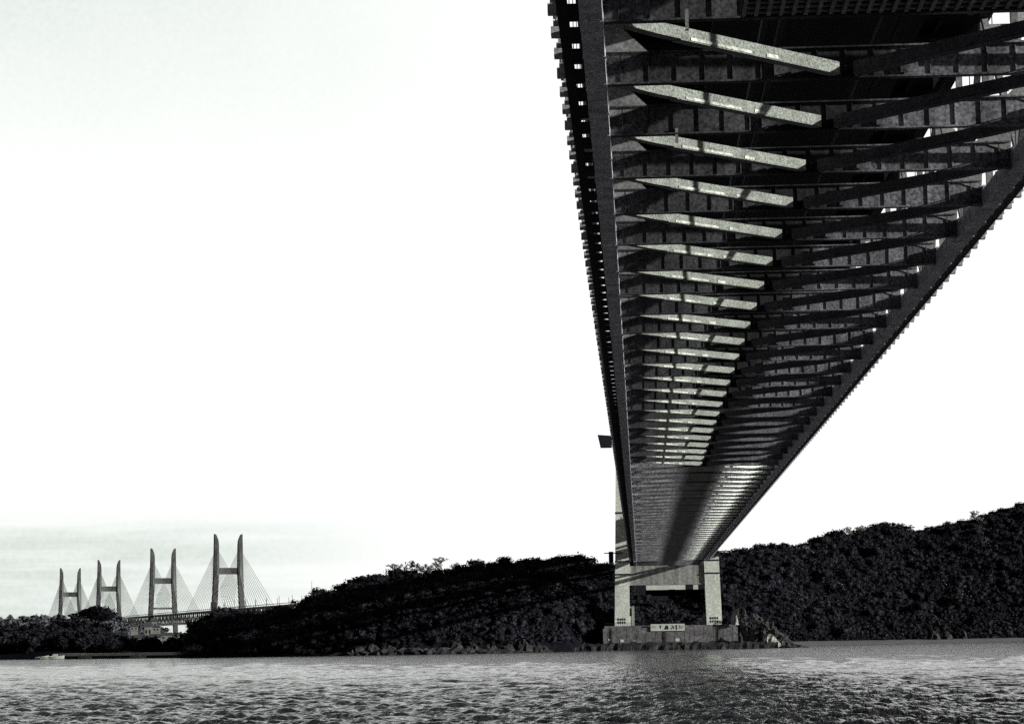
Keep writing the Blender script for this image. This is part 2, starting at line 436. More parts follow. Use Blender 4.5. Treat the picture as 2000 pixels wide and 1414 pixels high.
for k in range(NN0, NN1):
    for sx in (-1, 1):
        dr = 1 if k < KF else -1
        if k < 46:
            o = bpy.data.objects.new('lateral_brace', protos[(sx, dr)]); COL.objects.link(o); o.parent = bridge
            o.location = (0, yn(k)-YT, 0)
        else:
            t = brace_mb(sx, dr); t.v = [(v[0], v[1]+yn(k), v[2]) for v in t.v]; rest.add(t.v, t.f)
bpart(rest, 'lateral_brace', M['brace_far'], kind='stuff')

# side truss webs: per panel a vertical and a diagonal with gussets
def web_mb(xc, flip):
    mb = MB(); z0, z1 = ZB+1.3, ZB+14.4
    mb.box(xc-0.25, xc+0.25, -0.2, 0.2, z0, z1)
    a, b = ((0.5, z0), (LP-0.5, z1)) if flip else ((0.5, z1), (LP-0.5, z0))
    mb.bar((xc, a[0], a[1]), (xc, b[0], b[1]), 0.45, 0.5, (0,0,1))
    s = 1 if xc > XC else -1
    # inner knee plate from the lower chord up to the girder
    mb.add([(xc-s*0.64, -0.12, ZB+1.25), (xc-s*3.0, -0.12, ZB+2.05), (xc-s*0.4, -0.12, ZB+4.6),
            (xc-s*0.64, 0.12, ZB+1.25), (xc-s*3.0, 0.12, ZB+2.05), (xc-s*0.4, 0.12, ZB+4.6)],
           [(0,1,2),(5,4,3),(0,3,4,1),(1,4,5,2),(2,5,3,0)])
    return mb
wp = {}
for xc in (XL, XR):
    for fl in (0, 1):
        mb = web_mb(xc, fl); localise(mb, 0)
        me = bpy.data.meshes.new('truss_web'); me.from_pydata(mb.v, [], mb.f); me.update(); me.materials.append(M['web'])
        wp[(xc, fl)] = me
rest = MB()
for k in range(NN0, NN1+9):
    for xc in (XL, XR):
        if k < 46:
            o = bpy.data.objects.new('truss_web', wp[(xc, k % 2)]); COL.objects.link(o); o.parent = bridge
            o.location = (0, yn(k)-YT, 0)
        else:
            t = web_mb(xc, k % 2); t.v = [(v[0], v[1]+yn(k), v[2]) for v in t.v]; rest.add(t.v, t.f)
bpart(rest, 'truss_web', M['web'], kind='stuff')

# road deck on top, with its own cross beams; railway stringers at girder level
ZD = ZB+17.6; ZH = ZB+14.6
mb = MB().box(XL-1.8, XR+1.8, YA, YB, ZD, ZD+0.6)
for k in range(NN0*2, (NN1+9)*2):
    y = Y0+LP*k/2
    mb.box(XL-1.78, XR+1.78, y-0.15, y+0.15, ZD-0.9, ZD-0.002)
for i in range(9):
    x = XL+3.2*i+1.5
    mb.box(x-0.12, x+0.12, YA+0.1, YB-0.1, ZD-0.6, ZD-0.003)
for k in range(NN0, NN1+9):
    for xc in (XL, XR): mb.box(xc-0.3, xc+0.3, yn(k)-0.3, yn(k)+0.3, ZB+15.3, ZD-0.9)
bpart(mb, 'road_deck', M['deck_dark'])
for x in (XC-4.2, XC-3.1, XC+3.1, XC+4.2):
    bpart(MB().box(x-0.17, x+0.17, YA, YB, ZB+5.2, ZB+5.7), 'railway_stringer', M['steel_dark'])
bpart(MB().box(XC-7.0, XC+7.0, YA, YB, ZB+8.2, ZB+8.35), 'railway_deck', M['deck_dark'])

# outer walkways along the lower chords with kickers and rail posts
for xc, s in ((XL, -1), (XR, 1)):
    mb = MB(); e = xc+s*1.80
    mb.box(min(e, xc+s*1.22), max(e, xc+s*1.22), YA, YB, ZB+0.55, ZB+0.85)
    n = int((YB-YA)/(LP/3))
    for i in range(n):
        y = Y0 - 4*LP + i*LP/3
        lo, hi_ = sorted((xc+s*0.645, xc+s*1.218))
        mb.box(lo, hi_, y-1.45, y+1.45, ZB+0.6, ZB+0.75)
    o = bpart(mb, 'walkway', M['steel_dark'])
    rl = MB()
    for i in range(n*2):
        y = Y0 - 4*LP + i*LP/6
        big = i % 2 == 0
        h = 1.25
        lo, hi_ = sorted((e+s*0.002, e+s*(0.50 if big else 0.30)))
        rl.box(lo, hi_, y-(0.30 if big else 0.1), y+(0.30 if big else 0.1), ZB+0.62, ZB+(1.15 if big else 0.9))
        rl.box(*sorted((e+s*0.14, e+s*0.20)), y-0.04, y+0.04, ZB+1.152 if big else ZB+0.902, ZB+h+0.7)
    rl.bar((e+s*0.17, YA, ZB+1.95), (e+s*0.17, YB, ZB+1.95), 0.08, 0.08)
    rl.v = [tuple(Vector(v)-off) for v in rl.v]
    rl.build('handrail', M['bracket'], o)

# hanger brackets on the deck edge, with the hangers rising from them
hb = MB()
xh = -5.1
hb.box(-0.45, 0.45, -0.5, 0.5, 0, 0.75).box(-0.32, 0.32, -0.42, 0.42, 0.75, 1.0)
hb.box(-0.15, 0.55, 0.9, 1.6, -1.9, 0.1)
hb.box(-0.1, 3.0, -0.2, 0.2, -0.4, -0.05)
me_hb = bpy.data.meshes.new('hanger_bracket'); me_hb.from_pydata(hb.v, [], hb.f); me_hb.update(); me_hb.materials.append(M['bracket'])
def cable_z(y):
    t = (y-(YT-470))/470.0
    return ZD+4 + (146-ZD-4)*t*t
hangers = {-1: MB(), 1: MB()}
for k in range(0, NN1-1):
    for s, x in ((-1, XL-3.4), (1, XR+3.4)):
        y = yn(k)+3
        if k < 50:
            o = bpy.data.objects.new('hanger_bracket', me_hb); COL.objects.link(o); o.parent = bridge
            o.location = (x-XC, y-YT, ZH+0.35); o.scale = (-s, 1, 1)
        hangers[s].tube([(x, y, ZH+1.3), (x, y, cable_z(y))], 0.045, 5)
for s in (-1, 1):
    x = XL-3.4 if s < 0 else XR+3.4
    bpart(hangers[s], 'hanger_ropes', M['black_metal'], kind='stuff')
    pts = [(x, yy, cable_z(yy)) for yy in np.linspace(YA, YT, 60)]
    bpart(MB().tube(pts, 0.45, 8), 'main_cable', M['bracket'], smooth=True)
    x = XL-1.80 if s < 0 else XR+1.80
    mb = MB().box(*sorted((x+s*0.002, x+s*0.3)), YA, YB, ZD-0.3, ZD+0.9)
    for i in range(int((YB-YA)/3.3)):
        y = YA+3.3*i
        mb.box(*sorted((x+s*0.1, x+s*0.16)), y, y+0.1, ZD+0.902, ZD+1.9)
    bpart(mb, 'deck_edge_beam', M['steel_dark'])
# short rods hanging below the bracing, two panels apart
for i, (px, py, Y) in enumerate(((1342, 60, 112), (1322, 279, 139), (1305, 432, 170))):
    p = at(px, py, Y)
    bpart(MB().box(p[0]-0.09, p[0]+0.09, Y-0.09, Y+0.09, p[2], ZB+0.45), 'hanging_rod', M['web'])

# inspection gantry: grating floor slung close below the near end
gp = empty('maintenance_gantry', (0,0,0)); 
tag(gp, 'dark grated inspection platform slung under the near end of the bridge deck', 'platform')
gy1 = 110.0; gy0 = 92.0; gz = ZB-0.62; gxa = gx(1452, gy1, gz); gxb = XR+1.0
mb = MB()
nx = int((gxb-gxa)/0.62)
for i in range(nx+1):
    x = gxa+(gxb-gxa)*i/nx
    mb.box(x-0.10, x+0.10, gy0, gy1, gz, gz+0.16)
ny = int((gy1-gy0)/0.9)
for j in range(ny+1):
    y = gy0+(gy1-gy0)*j/ny
    mb.box(gxa, gxb, y-0.16, y+0.16, gz+0.162, gz+0.26)
mb.build('floor_grating', M['web'], gp)
mb = MB().box(gxa, gxb, gy0, gy1, gz+0.30, gz+0.34); mb.build('floor_plate', M['black_metal'], gp)
mb = MB().box(gxa, gxb, gy1+0.16, gy1+0.3, gz+0.02, gz+0.45).box(gxa-0.15, gxa-0.02, gy0, gy1+0.3, gz+0.02, gz+0.45)
mb.build('edge_frame', M['steel_dark'], gp)

# ------------------------------------------------------------------ tower (part of the bridge)
ztop = 146.0; zf = hz(1300, 1221, YT-5)
def leg_x(px): return gx(px, YT-4, 12)
lo_l, hi_l = leg_x(1200.5), leg_x(1229)
lo_r, hi_r = leg_x(1380.5), leg_x(1410.5)
TY0, TY1 = YT-3.5, YT+4.5
for s, (a, b) in ((-1, (lo_l, hi_l)), (1, (lo_r, hi_r))):
    sh = -s*3.2   # inward lean over the full height
    mb = MB().frustum((a, b, TY0, TY1, zf), (a+sh+0.3, b+sh-0.3, TY0+0.6, TY1-0.6, ztop))
    leg = bpart(mb, 'tower_leg', M['tower'])
    def lx(z): return sh*(z-zf)/(ztop-zf)
    # bands, door surround and base collar
    mb = MB()
    for z in (ZB-5.5, ZB-0.2, ZB+20, ZB+45):
        mb.box(a+lx(z)-0.12, b+lx(z)+0.12, TY0-0.12, TY1+0.1, z, z+0.5)
    mb.v = [tuple(Vector(v)-off) for v in mb.v]; mb.build('leg_band', M['steel_dark'], leg)
    mb = MB()
    w_ = b-a
    for i in range(4):
        for j in range(2):
            mb.box(a+w_*(0.22+0.15*i), a+w_*(0.30+0.15*i), TY0-0.08, TY0-0.01, zf+1.0+1.3*j, zf+1.9+1.3*j)
    mb.v = [tuple(Vector(v)-off) for v in mb.v]; mb.build('access_panel', M['steel_dark'], leg)
# pale outer face strip catching light is simply the sunlit side of the leg
zc0, zc1 = hz(1300, 1141, TY0), hz(1300, 1104, TY0)
mb = MB().box(hi_l-0.5, lo_r+0.5, TY0+0.7, TY1-0.7, zc0, zc1).box(hi_l-0.5, lo_r+0.5, TY0+0.5, TY1-0.5, zc0-0.1, zc0+0.25)
bpart(mb, 'cross_beam', M['tower_beam'])
for z in (85, 115, 138):
    bpart(MB().box(hi_l+1, lo_r-1, TY0+1, TY1-1, z, z+5), 'cross_beam', M['tower_beam'])
# dark box on the outer side of the left leg high up
p0 = at(1167, 849, TY0); p1 = at(1195, 873, TY0)
mb = MB().add([(p0[0], TY0, p0[2]), (p1[0], TY0, p0[2]-0.5), (p1[0], TY0, p1[2]), (p0[0]+1.1, TY0, p1[2]),
               (p0[0], TY0+4, p0[2]), (p1[0], TY0+4, p0[2]-0.5), (p1[0], TY0+4, p1[2]), (p0[0]+1.1, TY0+4, p1[2])],
              [(3,2,1,0),(4,5,6,7),(0,1,5,4),(1,2,6,5),(2,3,7,6),(3,0,4,7)])
bpart(mb, 'maintenance_cabin', M['black_metal'])
# platforms and bearing box at deck level
zz = hz(1190, 1081, TY0)
bpart(MB().box(gx(1180, TY0, zz), gx(1215, TY0, zz), TY0-1.6, TY0-0.15, zz, zz+0.35), 'leg_platform', M['black_metal'])
bpart(MB().box(gx(1189, TY0, 38), gx(1198, TY0, 38), TY0-0.6, TY0+3, hz(1190,1110,TY0), hz(1190,1077,TY0)), 'bearing_housing', M['black_metal'])
zz = hz(1400, 1077, TY0)
bpart(MB().box(gx(1393, TY0, zz), gx(1431, TY0, zz), TY0-1.6, TY0-0.15, zz, zz+0.3), 'leg_platform', M['black_metal'])
bpart(MB().box(gx(1394, TY0, zz), gx(1405, TY0, zz), TY0-1.0, TY0-0.2, zz-2.0, zz-0.01), 'bearing_housing', M['black_metal'])
# stair shaft at the foot of the left leg
xs = gx(1231, TY0, 15); xs1 = gx(1239, TY0, 15); zt = hz(1235, 1183, TY0)
mb = MB().box(xs+0.65, xs1, TY0+0.5, TY0+2.2, zf, zt).box(xs-0.4, xs+0.648, TY0+0.6, TY0+2.0, zt-0.9, zt-0.2).box(xs-0.4, xs+0.648, TY0+0.6, TY0+2.0, zf, zf+4.0)
bpart(mb, 'stair_shaft', M['conc_pale'])
mb = MB().box(gx(1374,TY0,12), gx(1377,TY0,12), TY0-0.3, TY0+0.5, zf, zf+5)
bpart(mb, 'ladder', M['steel_dark'])

# foundation block
FX0, FX1 = gx(1178, YT-14, 6), gx(1441, YT-14, 6)
FY0, FY1 = YT-15, YT+16
zfb = hz(1200, 1257, FY0)
mb = MB().box(FX0, FX1, FY0, FY1, -3, zf-0.9).box(FX0+0.6, FX1-0.6, FY0+0.6, FY1-0.6, zf-0.898, zf-0.01)
for i in range(14):
    x = FX0+(FX1-FX0)*(i+0.5)/14
    mb.box(x-0.06, x+0.06, FY0-0.04, FY0-0.001, 2.3, zf-0.9)
fnd = bpart(mb, 'foundation', M['concrete'])
mb = MB()
for i in range(24):
    u0_, u1_ = FX0+(FX1-FX0)*i/24+0.02, FX0+(FX1-FX0)*(i+1)/24-0.02
    mb.box(u0_, u1_, FY0-0.09, FY0-0.045, -1.0, 2.9+0.3*math.sin(i*1.7)+0.2*math.sin(i*4.1))
mb.v = [tuple(Vector(v)-off) for v in mb.v]; mb.build('tide_band', M['rock_dark'], fnd)
for px in (1196, 1300, 1405):
    mb = MB(); x = gx(px, FY0, 4)
    for sx_ in (-0.3, 0.3): mb.box(x+sx_-0.05, x+sx_+0.05, FY0-0.30, FY0-0.20, 1.0, zf)
    for q in range(14): mb.box(x-0.25, x+0.25, FY0-0.28, FY0-0.22, 1.3+0.5*q, 1.38+0.5*q)
    mb.v = [tuple(Vector(v)-off) for v in mb.v]; mb.build('ladder', M['steel_dark'], fnd)
mb = MB()
for i in range(60):
    x = FX0+0.9+(FX1-FX0-1.8)*i/59
    mb.box(x-0.05, x+0.05, FY0+0.7, FY0+0.78, zf-0.008, zf+1.1)
mb.box(FX0+0.8, FX1-0.8, FY0+0.68, FY0+0.76, zf+1.102, zf+1.2).box(FX0+0.8, FX1-0.8, FY0+0.70, FY0+0.74, zf+0.5, zf+0.58)
mb.v = [tuple(Vector(v)-off) for v in mb.v]; mb.build('handrail', M['steel_dark'], fnd)
mb = MB()
for px, py, sz in ((1189,1249,0.5),(1215,1251,1.0),(1323,1249,1.1)):
    p = at(px, py, FY0-0.1); mb.box(p[0]-sz/2*1.4, p[0]+sz/2*1.4, FY0-0.12, FY0-0.05, p[2]-sz/2, p[2]+sz/2)
mb.v = [tuple(Vector(v)-off) for v in mb.v]; mb.build('marker_plate', M['white'], fnd)
# sign on the foundation
s0, s1 = at(1271, 1232, FY0-0.4), at(1337, 1217.5, FY0-0.4)
sg = empty('sign_board', (s0[0], FY0-0.4, s0[2]))
tag(sg, 'long white sign board with dark characters on the front of the tower foundation', 'sign')
W_, H_ = s1[0]-s0[0], s1[2]-s0[2]
MB().box(0, W_, 0, 0.15, 0, H_).build('board', M['white'], sg)
def character(strokes, m):
    mb = MB()
    for x0, x1, z0, z1 in strokes: mb.box(x0*W_, x1*W_, -0.06, -0.004, z0*H_, z1*H_)
    mb.build('character', m, sg)
character([(0.04,0.14,0.70,0.76),(0.03,0.15,0.48,0.55)], M['ink_grey'])
character([(0.255,0.33,0.72,0.80),(0.28,0.305,0.36,0.72)], M['ink'])
character([(0.41,0.53,0.22,0.40),(0.43,0.52,0.402,0.62),(0.445,0.51,0.622,0.80)], M['ink'])
character([(0.60,0.66,0.72,0.79),(0.655,0.68,0.45,0.72),(0.61,0.655,0.50,0.56),(0.665,0.69,0.25,0.448),(0.60,0.63,0.22,0.40)], M['ink'])
character([(0.745,0.775,0.15,0.82),(0.72,0.745,0.66,0.74)], M['ink'])
character([(0.82,0.90,0.72,0.78),(0.85,0.875,0.45,0.72),(0.81,0.86,0.30,0.38)], M['ink_grey'])
character([(0.92,0.97,0.5,0.58),(0.90,0.915,0.3,0.6),(0.93,0.98,0.70,0.76)], M['ink_grey'])

# anchorage behind the portal
ya = YT+150
an = empty('bridge_anchorage', (XC, ya, 0)); tag(an, 'pale concrete anchorage seen through the tower portal behind the bushes', 'anchorage')
def abox(pxa, pya, pxb, pyb, d=12, y=ya):
    a, b = at(pxa, pyb, y), at(pxb, pya, y)
    return MB().box(a[0]-XC, b[0]-XC, 0, d, a[2], b[2])
abox(1262,1128,1338,1164,14).build('wall', M['tower'], an)
abox(1226,1128,1261.5,1200,10).build('side_wall', M['black_metal'], an)
abox(1365,1120,1400,1200,5,ya-1).build('side_wall', M['black_metal'], an)
abox(1262,1150,1400,1200,8,ya+2).build('rear_wall', M['black_metal'], an)
abox(1306,1150,1320,1180,8,ya-6).build('pillar', M['tower'], an)
abox(1354.5,1120,1364.5,1200,5,ya-3).build('pillar', M['white'], an)
abox(1339,1120,1353,1168,5,ya+2).build('pillar', M['steel_dark'], an)
abox(1225,1090,1385,1127,14,ya).build('abutment', M['steel_dark'], an)

# ------------------------------------------------------------------ distant cable-stayed bridges
TP = [(445.5, 2930), (318, 3325), (212, 3730), (136.5, 4082)]
TW = [np.array([gx(px, Y, 60), Y]) for px, Y in TP]
dv = (TW[3]-TW[0]); dv /= np.linalg.norm(dv)
nv = np.array([-dv[1], dv[0]])   # towards the left in the picture?
if nv[0] > 0: nv = -nv
def leg_profile():
    # (height z, centre offset from axis, width across) 
    return [(0, 20.6, 6.0), (50, 18.7, 6.2), (96, 16.6, 6.8), (112, 16.3, 6.8), (138, 16.2, 5.8)]
def stayed_bridge(i0, i1, label, y_near_ext, far_ext, lower_strut):
    c = (TW[i0]+TW[i1])/2
    root = empty('cable_stayed_bridge', (c[0], c[1], 0)); tag(root, label, 'bridge', None)
    def P(pt, side, z, along=0.0):
        q = pt + nv*side + dv*along - c
        return (q[0], q[1], z)
    for ti in (i0, i1):
        pt = TW[ti]
        for s in (-1, 1):
            mb = MB(); pr = leg_profile(); vs = []
            for z, o, w_ in pr:
                ww = w_*0.5; dd = 4.0 if z < 100 else 3.4
                vs += [P(pt, s*o-ww, z, -dd), P(pt, s*o+ww, z, -dd), P(pt, s*o+ww, z, dd), P(pt, s*o-ww, z, dd)]
            n = len(pr); fs = []
            for a in range(n-1):
                for e in range(4): fs.append((a*4+e, a*4+(e+1)%4, (a+1)*4+(e+1)%4, (a+1)*4+e))
            fs.append((0,3,2,1)); mb.add(vs, fs)
            # slanted cap: outer edge rises to a point
            o, w_ = 16.2, 5.8
            inn, out = s*o-s*w_/2, s*o+s*w_/2
            b = [P(pt, inn, 138, -3.4), P(pt, out, 138, -3.4), P(pt, out, 138, 3.4), P(pt, inn, 138, 3.4),
                 P(pt, inn+s*0.6, 144, -3.2), P(pt, out, 144, -3.2), P(pt, out, 144, 3.2), P(pt, inn+s*0.6, 144, 3.2),
                 P(pt, out-s*2.3, 151.5, -2.6), P(pt, out, 152.5, -2.6), P(pt, out, 152.5, 2.6), P(pt, out-s*2.3, 151.5, 2.6)]
            mb.add(b, [(0,1,5,4),(1,2,6,5),(2,3,7,6),(3,0,4,7),(4,5,9,8),(5,6,10,9),(6,7,11,10),(7,4,8,11),(8,9,10,11)])
            mb.build('tower_leg', M['far_steel'], root)
        mb = MB().bar(P(pt, -13, 103), P(pt, 13, 103), 5, 8.6); mb.build('cross_beam', M['far_steel'], root)
        if ti == lower_strut:
            MB().bar(P(pt, -17, 61.5), P(pt, 17, 61.5), 3, 3.0).build('cross_beam', M['far_steel'], root)
        for s in (-1, 1):
            for dr in (-1, 1):
                for j in range(12):
                    t = (j+1)/12.0
                    zt = 104 + 29*t
                    a = P(pt, s*15.6, zt, 0); b = P(pt, s*15.5, 51.5, dr*(30+155*t))
                    MB().tube([a, b], 0.32 if i0 == 0 else 0.40, 3).build('stay_cable', M['cable'], root)
    # truss deck
    a0, a1 = -y_near_ext, np.linalg.norm(TW[i1]-TW[i0])+far_ext
    A = TW[i0]
    mb = MB()
    mb.bar(P(A,0,50.6,a0), P(A,0,50.6,a1), 29, 1.6)
    for s in (-1, 1):
        mb.bar(P(A,s*14.6,36.5,a0), P(A,s*14.6,36.5,a1), 1.3, 1.6)
        mb.bar(P(A,s*15.2,53.2,a0), P(A,s*15.2,53.2,a1), 0.3, 0.8)
    mb.build('deck_truss', M['far_deck'], root)
    n = int((a1-a0)/13)
    mb = MB()
    for q in range(n):
        u = a0+13*q
        for s in (-1, 1):
            mb.bar(P(A,s*14.5,37,u), P(A,s*14.5,50,u), 1.1, 1.1)
            mb.bar(P(A,s*14.5,37 if q%2 else 50,u), P(A,s*14.5,50 if q%2 else 37,u+13), 0.9, 0.9)
        mb.bar(P(A,-14,37,u), P(A,14,37,u), 0.9, 1.4)
    mb.build('truss_web', M['far_deck'], root)
    # tower plinths under the deck
    for ti in (i0, i1):
        for s in (-1, 1):
            MB().bar(P(TW[ti], s*20, -5), P(TW[ti], s*20, 20), 12, 12).build('foundation', M['conc_pale'], root)
    if i0 == 0:
        # service block around the foot of the nearest left leg
        MB().bar(P(TW[0], 19, 36), P(TW[0], 19, 62), 9, 7.2).build('service_block', M['far_steel'], root)
        MB().bar(P(TW[0], -17.5, 52), P(TW[0], -17.5, 62), 5, 4).build('service_block', M['steel_dark'], root)
        for u in (-40, -95, -150, -205, -260, -320, -380):
            for s in (-1, 1):
                MB().bar(P(A, s*14, 51.5, u), P(A, s*14, 62, u), 0.5, 0.5).build('lamp_post', M['far_steel'], root)
    return root
stayed_bridge(0, 1, 'nearer cable stayed bridge with two tall H shaped towers above a truss deck', 400, 205, 1)
stayed_bridge(2, 3, 'farther cable stayed bridge whose two smaller H towers stand at the far left', 203, 260, -1)

# ------------------------------------------------------------------ foliage generators
def leaf_cloud(centres, radii, n, size, g):
    """n quads on the surfaces of ellipsoid lumps; returns verts, faces"""
    centres = np.asarray(centres, float); radii = np.asarray(radii, float)
    wgt = radii[:,0]**2; wgt /= wgt.sum()
    ci = g.choice(len(centres), n, p=wgt)
    d = g.normal(size=(n,3)); d /= np.linalg.norm(d, axis=1)[:,None]
    rad = (g.uniform(0.66, 1.0, n) + 0.30*g.random(n)**3)[:,None]
    p = centres[ci] + d*radii[ci]*rad
    nn = d + g.normal(size=(n,3))*0.8; nn /= np.linalg.norm(nn, axis=1)[:,None]
    t = np.cross(nn, g.normal(size=(n,3))); t /= np.linalg.norm(t, axis=1)[:,None]
    b = np.cross(nn, t)
    s = (size*g.uniform(0.5, 1.3, n))[:,None]
    v = np.stack([p-t*s-b*s*0.6, p+t*s-b*s*0.6, p+t*s*0.7+b*s*0.7, p-t*s*0.7+b*s*0.7], 1).reshape(-1,3)
    f = np.arange(n*4).reshape(-1,4)
    return v, f
def ico_blob(c, r):
    """low octahedral blob as quads-free triangles turned into quads (degenerate-free box sphere)"""
    a = 0.58
    v = np.array([(x,y,z) for x in (-a,a) for y in (-a,a) for z in (-a,a)])*np.asarray(r)*1.25 + np.asarray(c)
    f = np.array([(0,1,3,2),(4,6,7,5),(0,4,5,1),(2,3,7,6),(0,2,6,4),(1,5,7,3)])
    return v, f
def crown(h, rad, g, lumps=9):
    cs, rs = [], []
    for i in range(lumps):
        a = g.uniform(0, 6.28); q = g.uniform(0, 0.75)*rad
        z = h*g.uniform(0.45, 0.88)
        r = rad*g.uniform(0.35, 0.6)*(1.15-0.4*(z/h))
        cs.append((q*math.cos(a), q*math.sin(a), z)); rs.append((r, r, r*0.75))
    cs.append((0,0,h*0.84)); rs.append((rad*0.4, rad*0.4, h*0.16))
    return cs, rs
def tree_arrays(g, h, rad, n, size, lumps=9, core=True):
    cs, rs = crown(h, rad, g, lumps)
    v, f = leaf_cloud(cs, rs, n, size, g)
    if core:
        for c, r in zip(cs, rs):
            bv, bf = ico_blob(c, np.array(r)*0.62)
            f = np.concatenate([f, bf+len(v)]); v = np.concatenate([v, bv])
    return v, f
def trunk_mb(h, rad, g, bare=False):
    mb = MB(); r0_ = h*0.03
    lean = (g.uniform(-.06,.06)*h, g.uniform(-.06,.06)*h)
    mb.tube([(0,0,-1), (lean[0]*0.4, lean[1]*0.4, h*0.3), (lean[0], lean[1], h*0.66)], [r0_, r0_*0.75, r0_*0.35], 6)
    for i in range(7):
        a = g.uniform(0, 6.28); z = h*g.uniform(0.28, 0.6); l = rad*g.uniform(0.5, 0.9)
        mb.tube([(lean[0]*z/h, lean[1]*z/h, z), (math.cos(a)*l*0.6, math.sin(a)*l*0.6, z+l*0.5), (math.cos(a)*l, math.sin(a)*l, z+l*0.9)], [r0_*0.4, r0_*0.25, r0_*0.1], 4)
    return mb
def bare_mb(h, g):
    mb = MB()
    def grow(p, d, l, r, lev):
        q = p + d*l
        m_ = p + d*l*0.5 + Vector(g.normal(size=3))*l*0.05
        r = max(r, 0.065)
        mb.tube([p, m_, q], [r, r*0.8, r*0.6], 3)
        if lev == 0: return
        for i in range(3 if lev > 1 else 5):
            nd = (d + Vector(g.normal(size=3))*0.55 + Vector((0,0,0.06))).normalized()
            grow(p + d*l*g.uniform(0.55, 1.0), nd, l*g.uniform(0.6, 0.8), r*0.55, lev-1)
    grow(Vector((0,0,-1)), Vector((0,0,1)), h*0.28, h*0.022, 5)
    return mb

# proto meshes
gt = np.random.default_rng(11)
def mesh_from(v, f, m, name):
    o = np_mesh(name, v, f, m); me = o.data; bpy.data.objects.remove(o); return me
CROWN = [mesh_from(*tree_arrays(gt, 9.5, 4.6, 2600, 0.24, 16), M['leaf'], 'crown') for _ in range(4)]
TRUNK = []
for _ in range(3):
    mb = trunk_mb(9.5, 4.6, gt); me = bpy.data.meshes.new('trunk'); me.from_pydata(mb.v, [], mb.f); me.update(); me.materials.append(M['bark']); TRUNK.append(me)
BARE = []
for _ in range(3):
    mb = bare_mb(10, gt); me = bpy.data.meshes.new('branches'); me.from_pydata(mb.v, [], mb.f); me.update(); me.materials.append(M['bark_pale']); BARE.append(me)

def place_tree(x, y, z, h, wid, label, group, i=0, mat_=None):
    t = empty('evergreen_tree', (x, y, z), random.uniform(0, 6.28)); t.scale = (wid/9.2, wid/9.2, h/9.5)
    tag(t, label, 'tree', group)
    c = bpy.data.objects.new('crown', CROWN[i % 4]); COL.objects.link(c); c.parent = t
    c = bpy.data.objects.new('trunk', TRUNK[i % 3]); COL.objects.link(c); c.parent = t
def place_bare(x, y, z, h, label, group, i=0):
    t = bpy.data.objects.new('bare_tree', BARE[i % 3]); COL.objects.link(t)
    t.location = (x, y, z); t.rotation_euler = (0,0,random.uniform(0,6.28)); t.scale = (h/10*1.25, h/10*1.25, h/10)
    tag(t, label, 'tree', group)

def interp(pts, x):
    xs = [p[0] for p in pts]; ys = [p[1] for p in pts]
    return float(np.interp(x, xs, ys))
def noise2(x, y, s): return mnoise.noise(Vector((x*s, y*s, 0.3)))

# hills: for each picture column a shore distance, a ridge distance and a skyline row
def hill(name, label, px0, px1, npx, shore, ridge_y, skyline, tree_h, back, nv_=26, cliff=1.5, bumpy=1.5, power=0.75, material=None):
    """terrain strip; returns a height function sampler list of (px, t) -> point"""
    V = []
    cols = np.linspace(px0, px1, npx)
    def point(px, t):
        ys_, yr = interp(shore, px), interp(ridge_y, px)
        zr = hz(px, interp(skyline, px), yr) - tree_h
        zr = max(zr, 0.8)
        if t <= 1:
            Y = ys_ + (yr-ys_)*t
            z = cliff*min(1, t*14) + (zr-cliff)*(t**power)*1.0
            if t <= 0: z = -1.5
        else:
            Y = yr + back*(t-1); z = zr*(1-0.55*(t-1)**2)
        x = gx(px, Y, max(z, 0))
        z += bumpy*noise2(x, Y, 0.03)*min(1, max(t, 0)*4)*(1 if t < 0.93 else 0.3)
        return (x, Y, z)
    ts = [0, 0.012] + list(np.linspace(0.05, 1.0, nv_)) + [1.25, 1.6, 2.0]
    for t in ts:
        for px in cols: V.append(point(px, t))
    n = len(cols)
    Fq = [(a*n+b, a*n+b+1, (a+1)*n+b+1, (a+1)*n+b) for a in range(len(ts)-1) for b in range(n-1)]
    o = MB().add(V, Fq).build(name, material or M['soil'], smooth=True)
    tag(o, label, kind='structure')
    return point

def woodland(name, label, point, px0, px1, n, tree_h, size, nleaf, t0, t1, m, seed, skip=None, core=True):
    g = np.random.default_rng(seed)
    lib = [tree_arrays(g, 1.0, 0.52, nleaf, size/tree_h, int(g.integers(3, 9)), core) for _ in range(12)]
    Vs, Fs = [], []; nvt = 0
    for i in range(n):
        px = g.uniform(px0, px1); t = t0 + (t1-t0)*g.random()**0.9
        if skip and skip(px, t): continue
        x, y, z = point(px, t)
        v, f = lib[g.integers(12)]
        s = tree_h*g.uniform(0.6, 1.0)*(1.55 if g.random() < 0.22 else 1.0); a = g.uniform(0, 6.28); wv = s*g.uniform(0.85, 1.45)
        if t > 0.9: s *= 0.85
        Rm = np.array([[math.cos(a), -math.sin(a), 0],[math.sin(a), math.cos(a), 0],[0,0,1]])
        q = (v*np.array([wv, wv, s])) @ Rm.T + np.array([x, y, z-0.35*s])
        Vs.append(q); Fs.append(f+nvt); nvt += len(v)
    o = np_mesh(name, np.concatenate(Vs), np.concatenate(Fs), m)
    tag(o, label, kind='stuff')
    return o

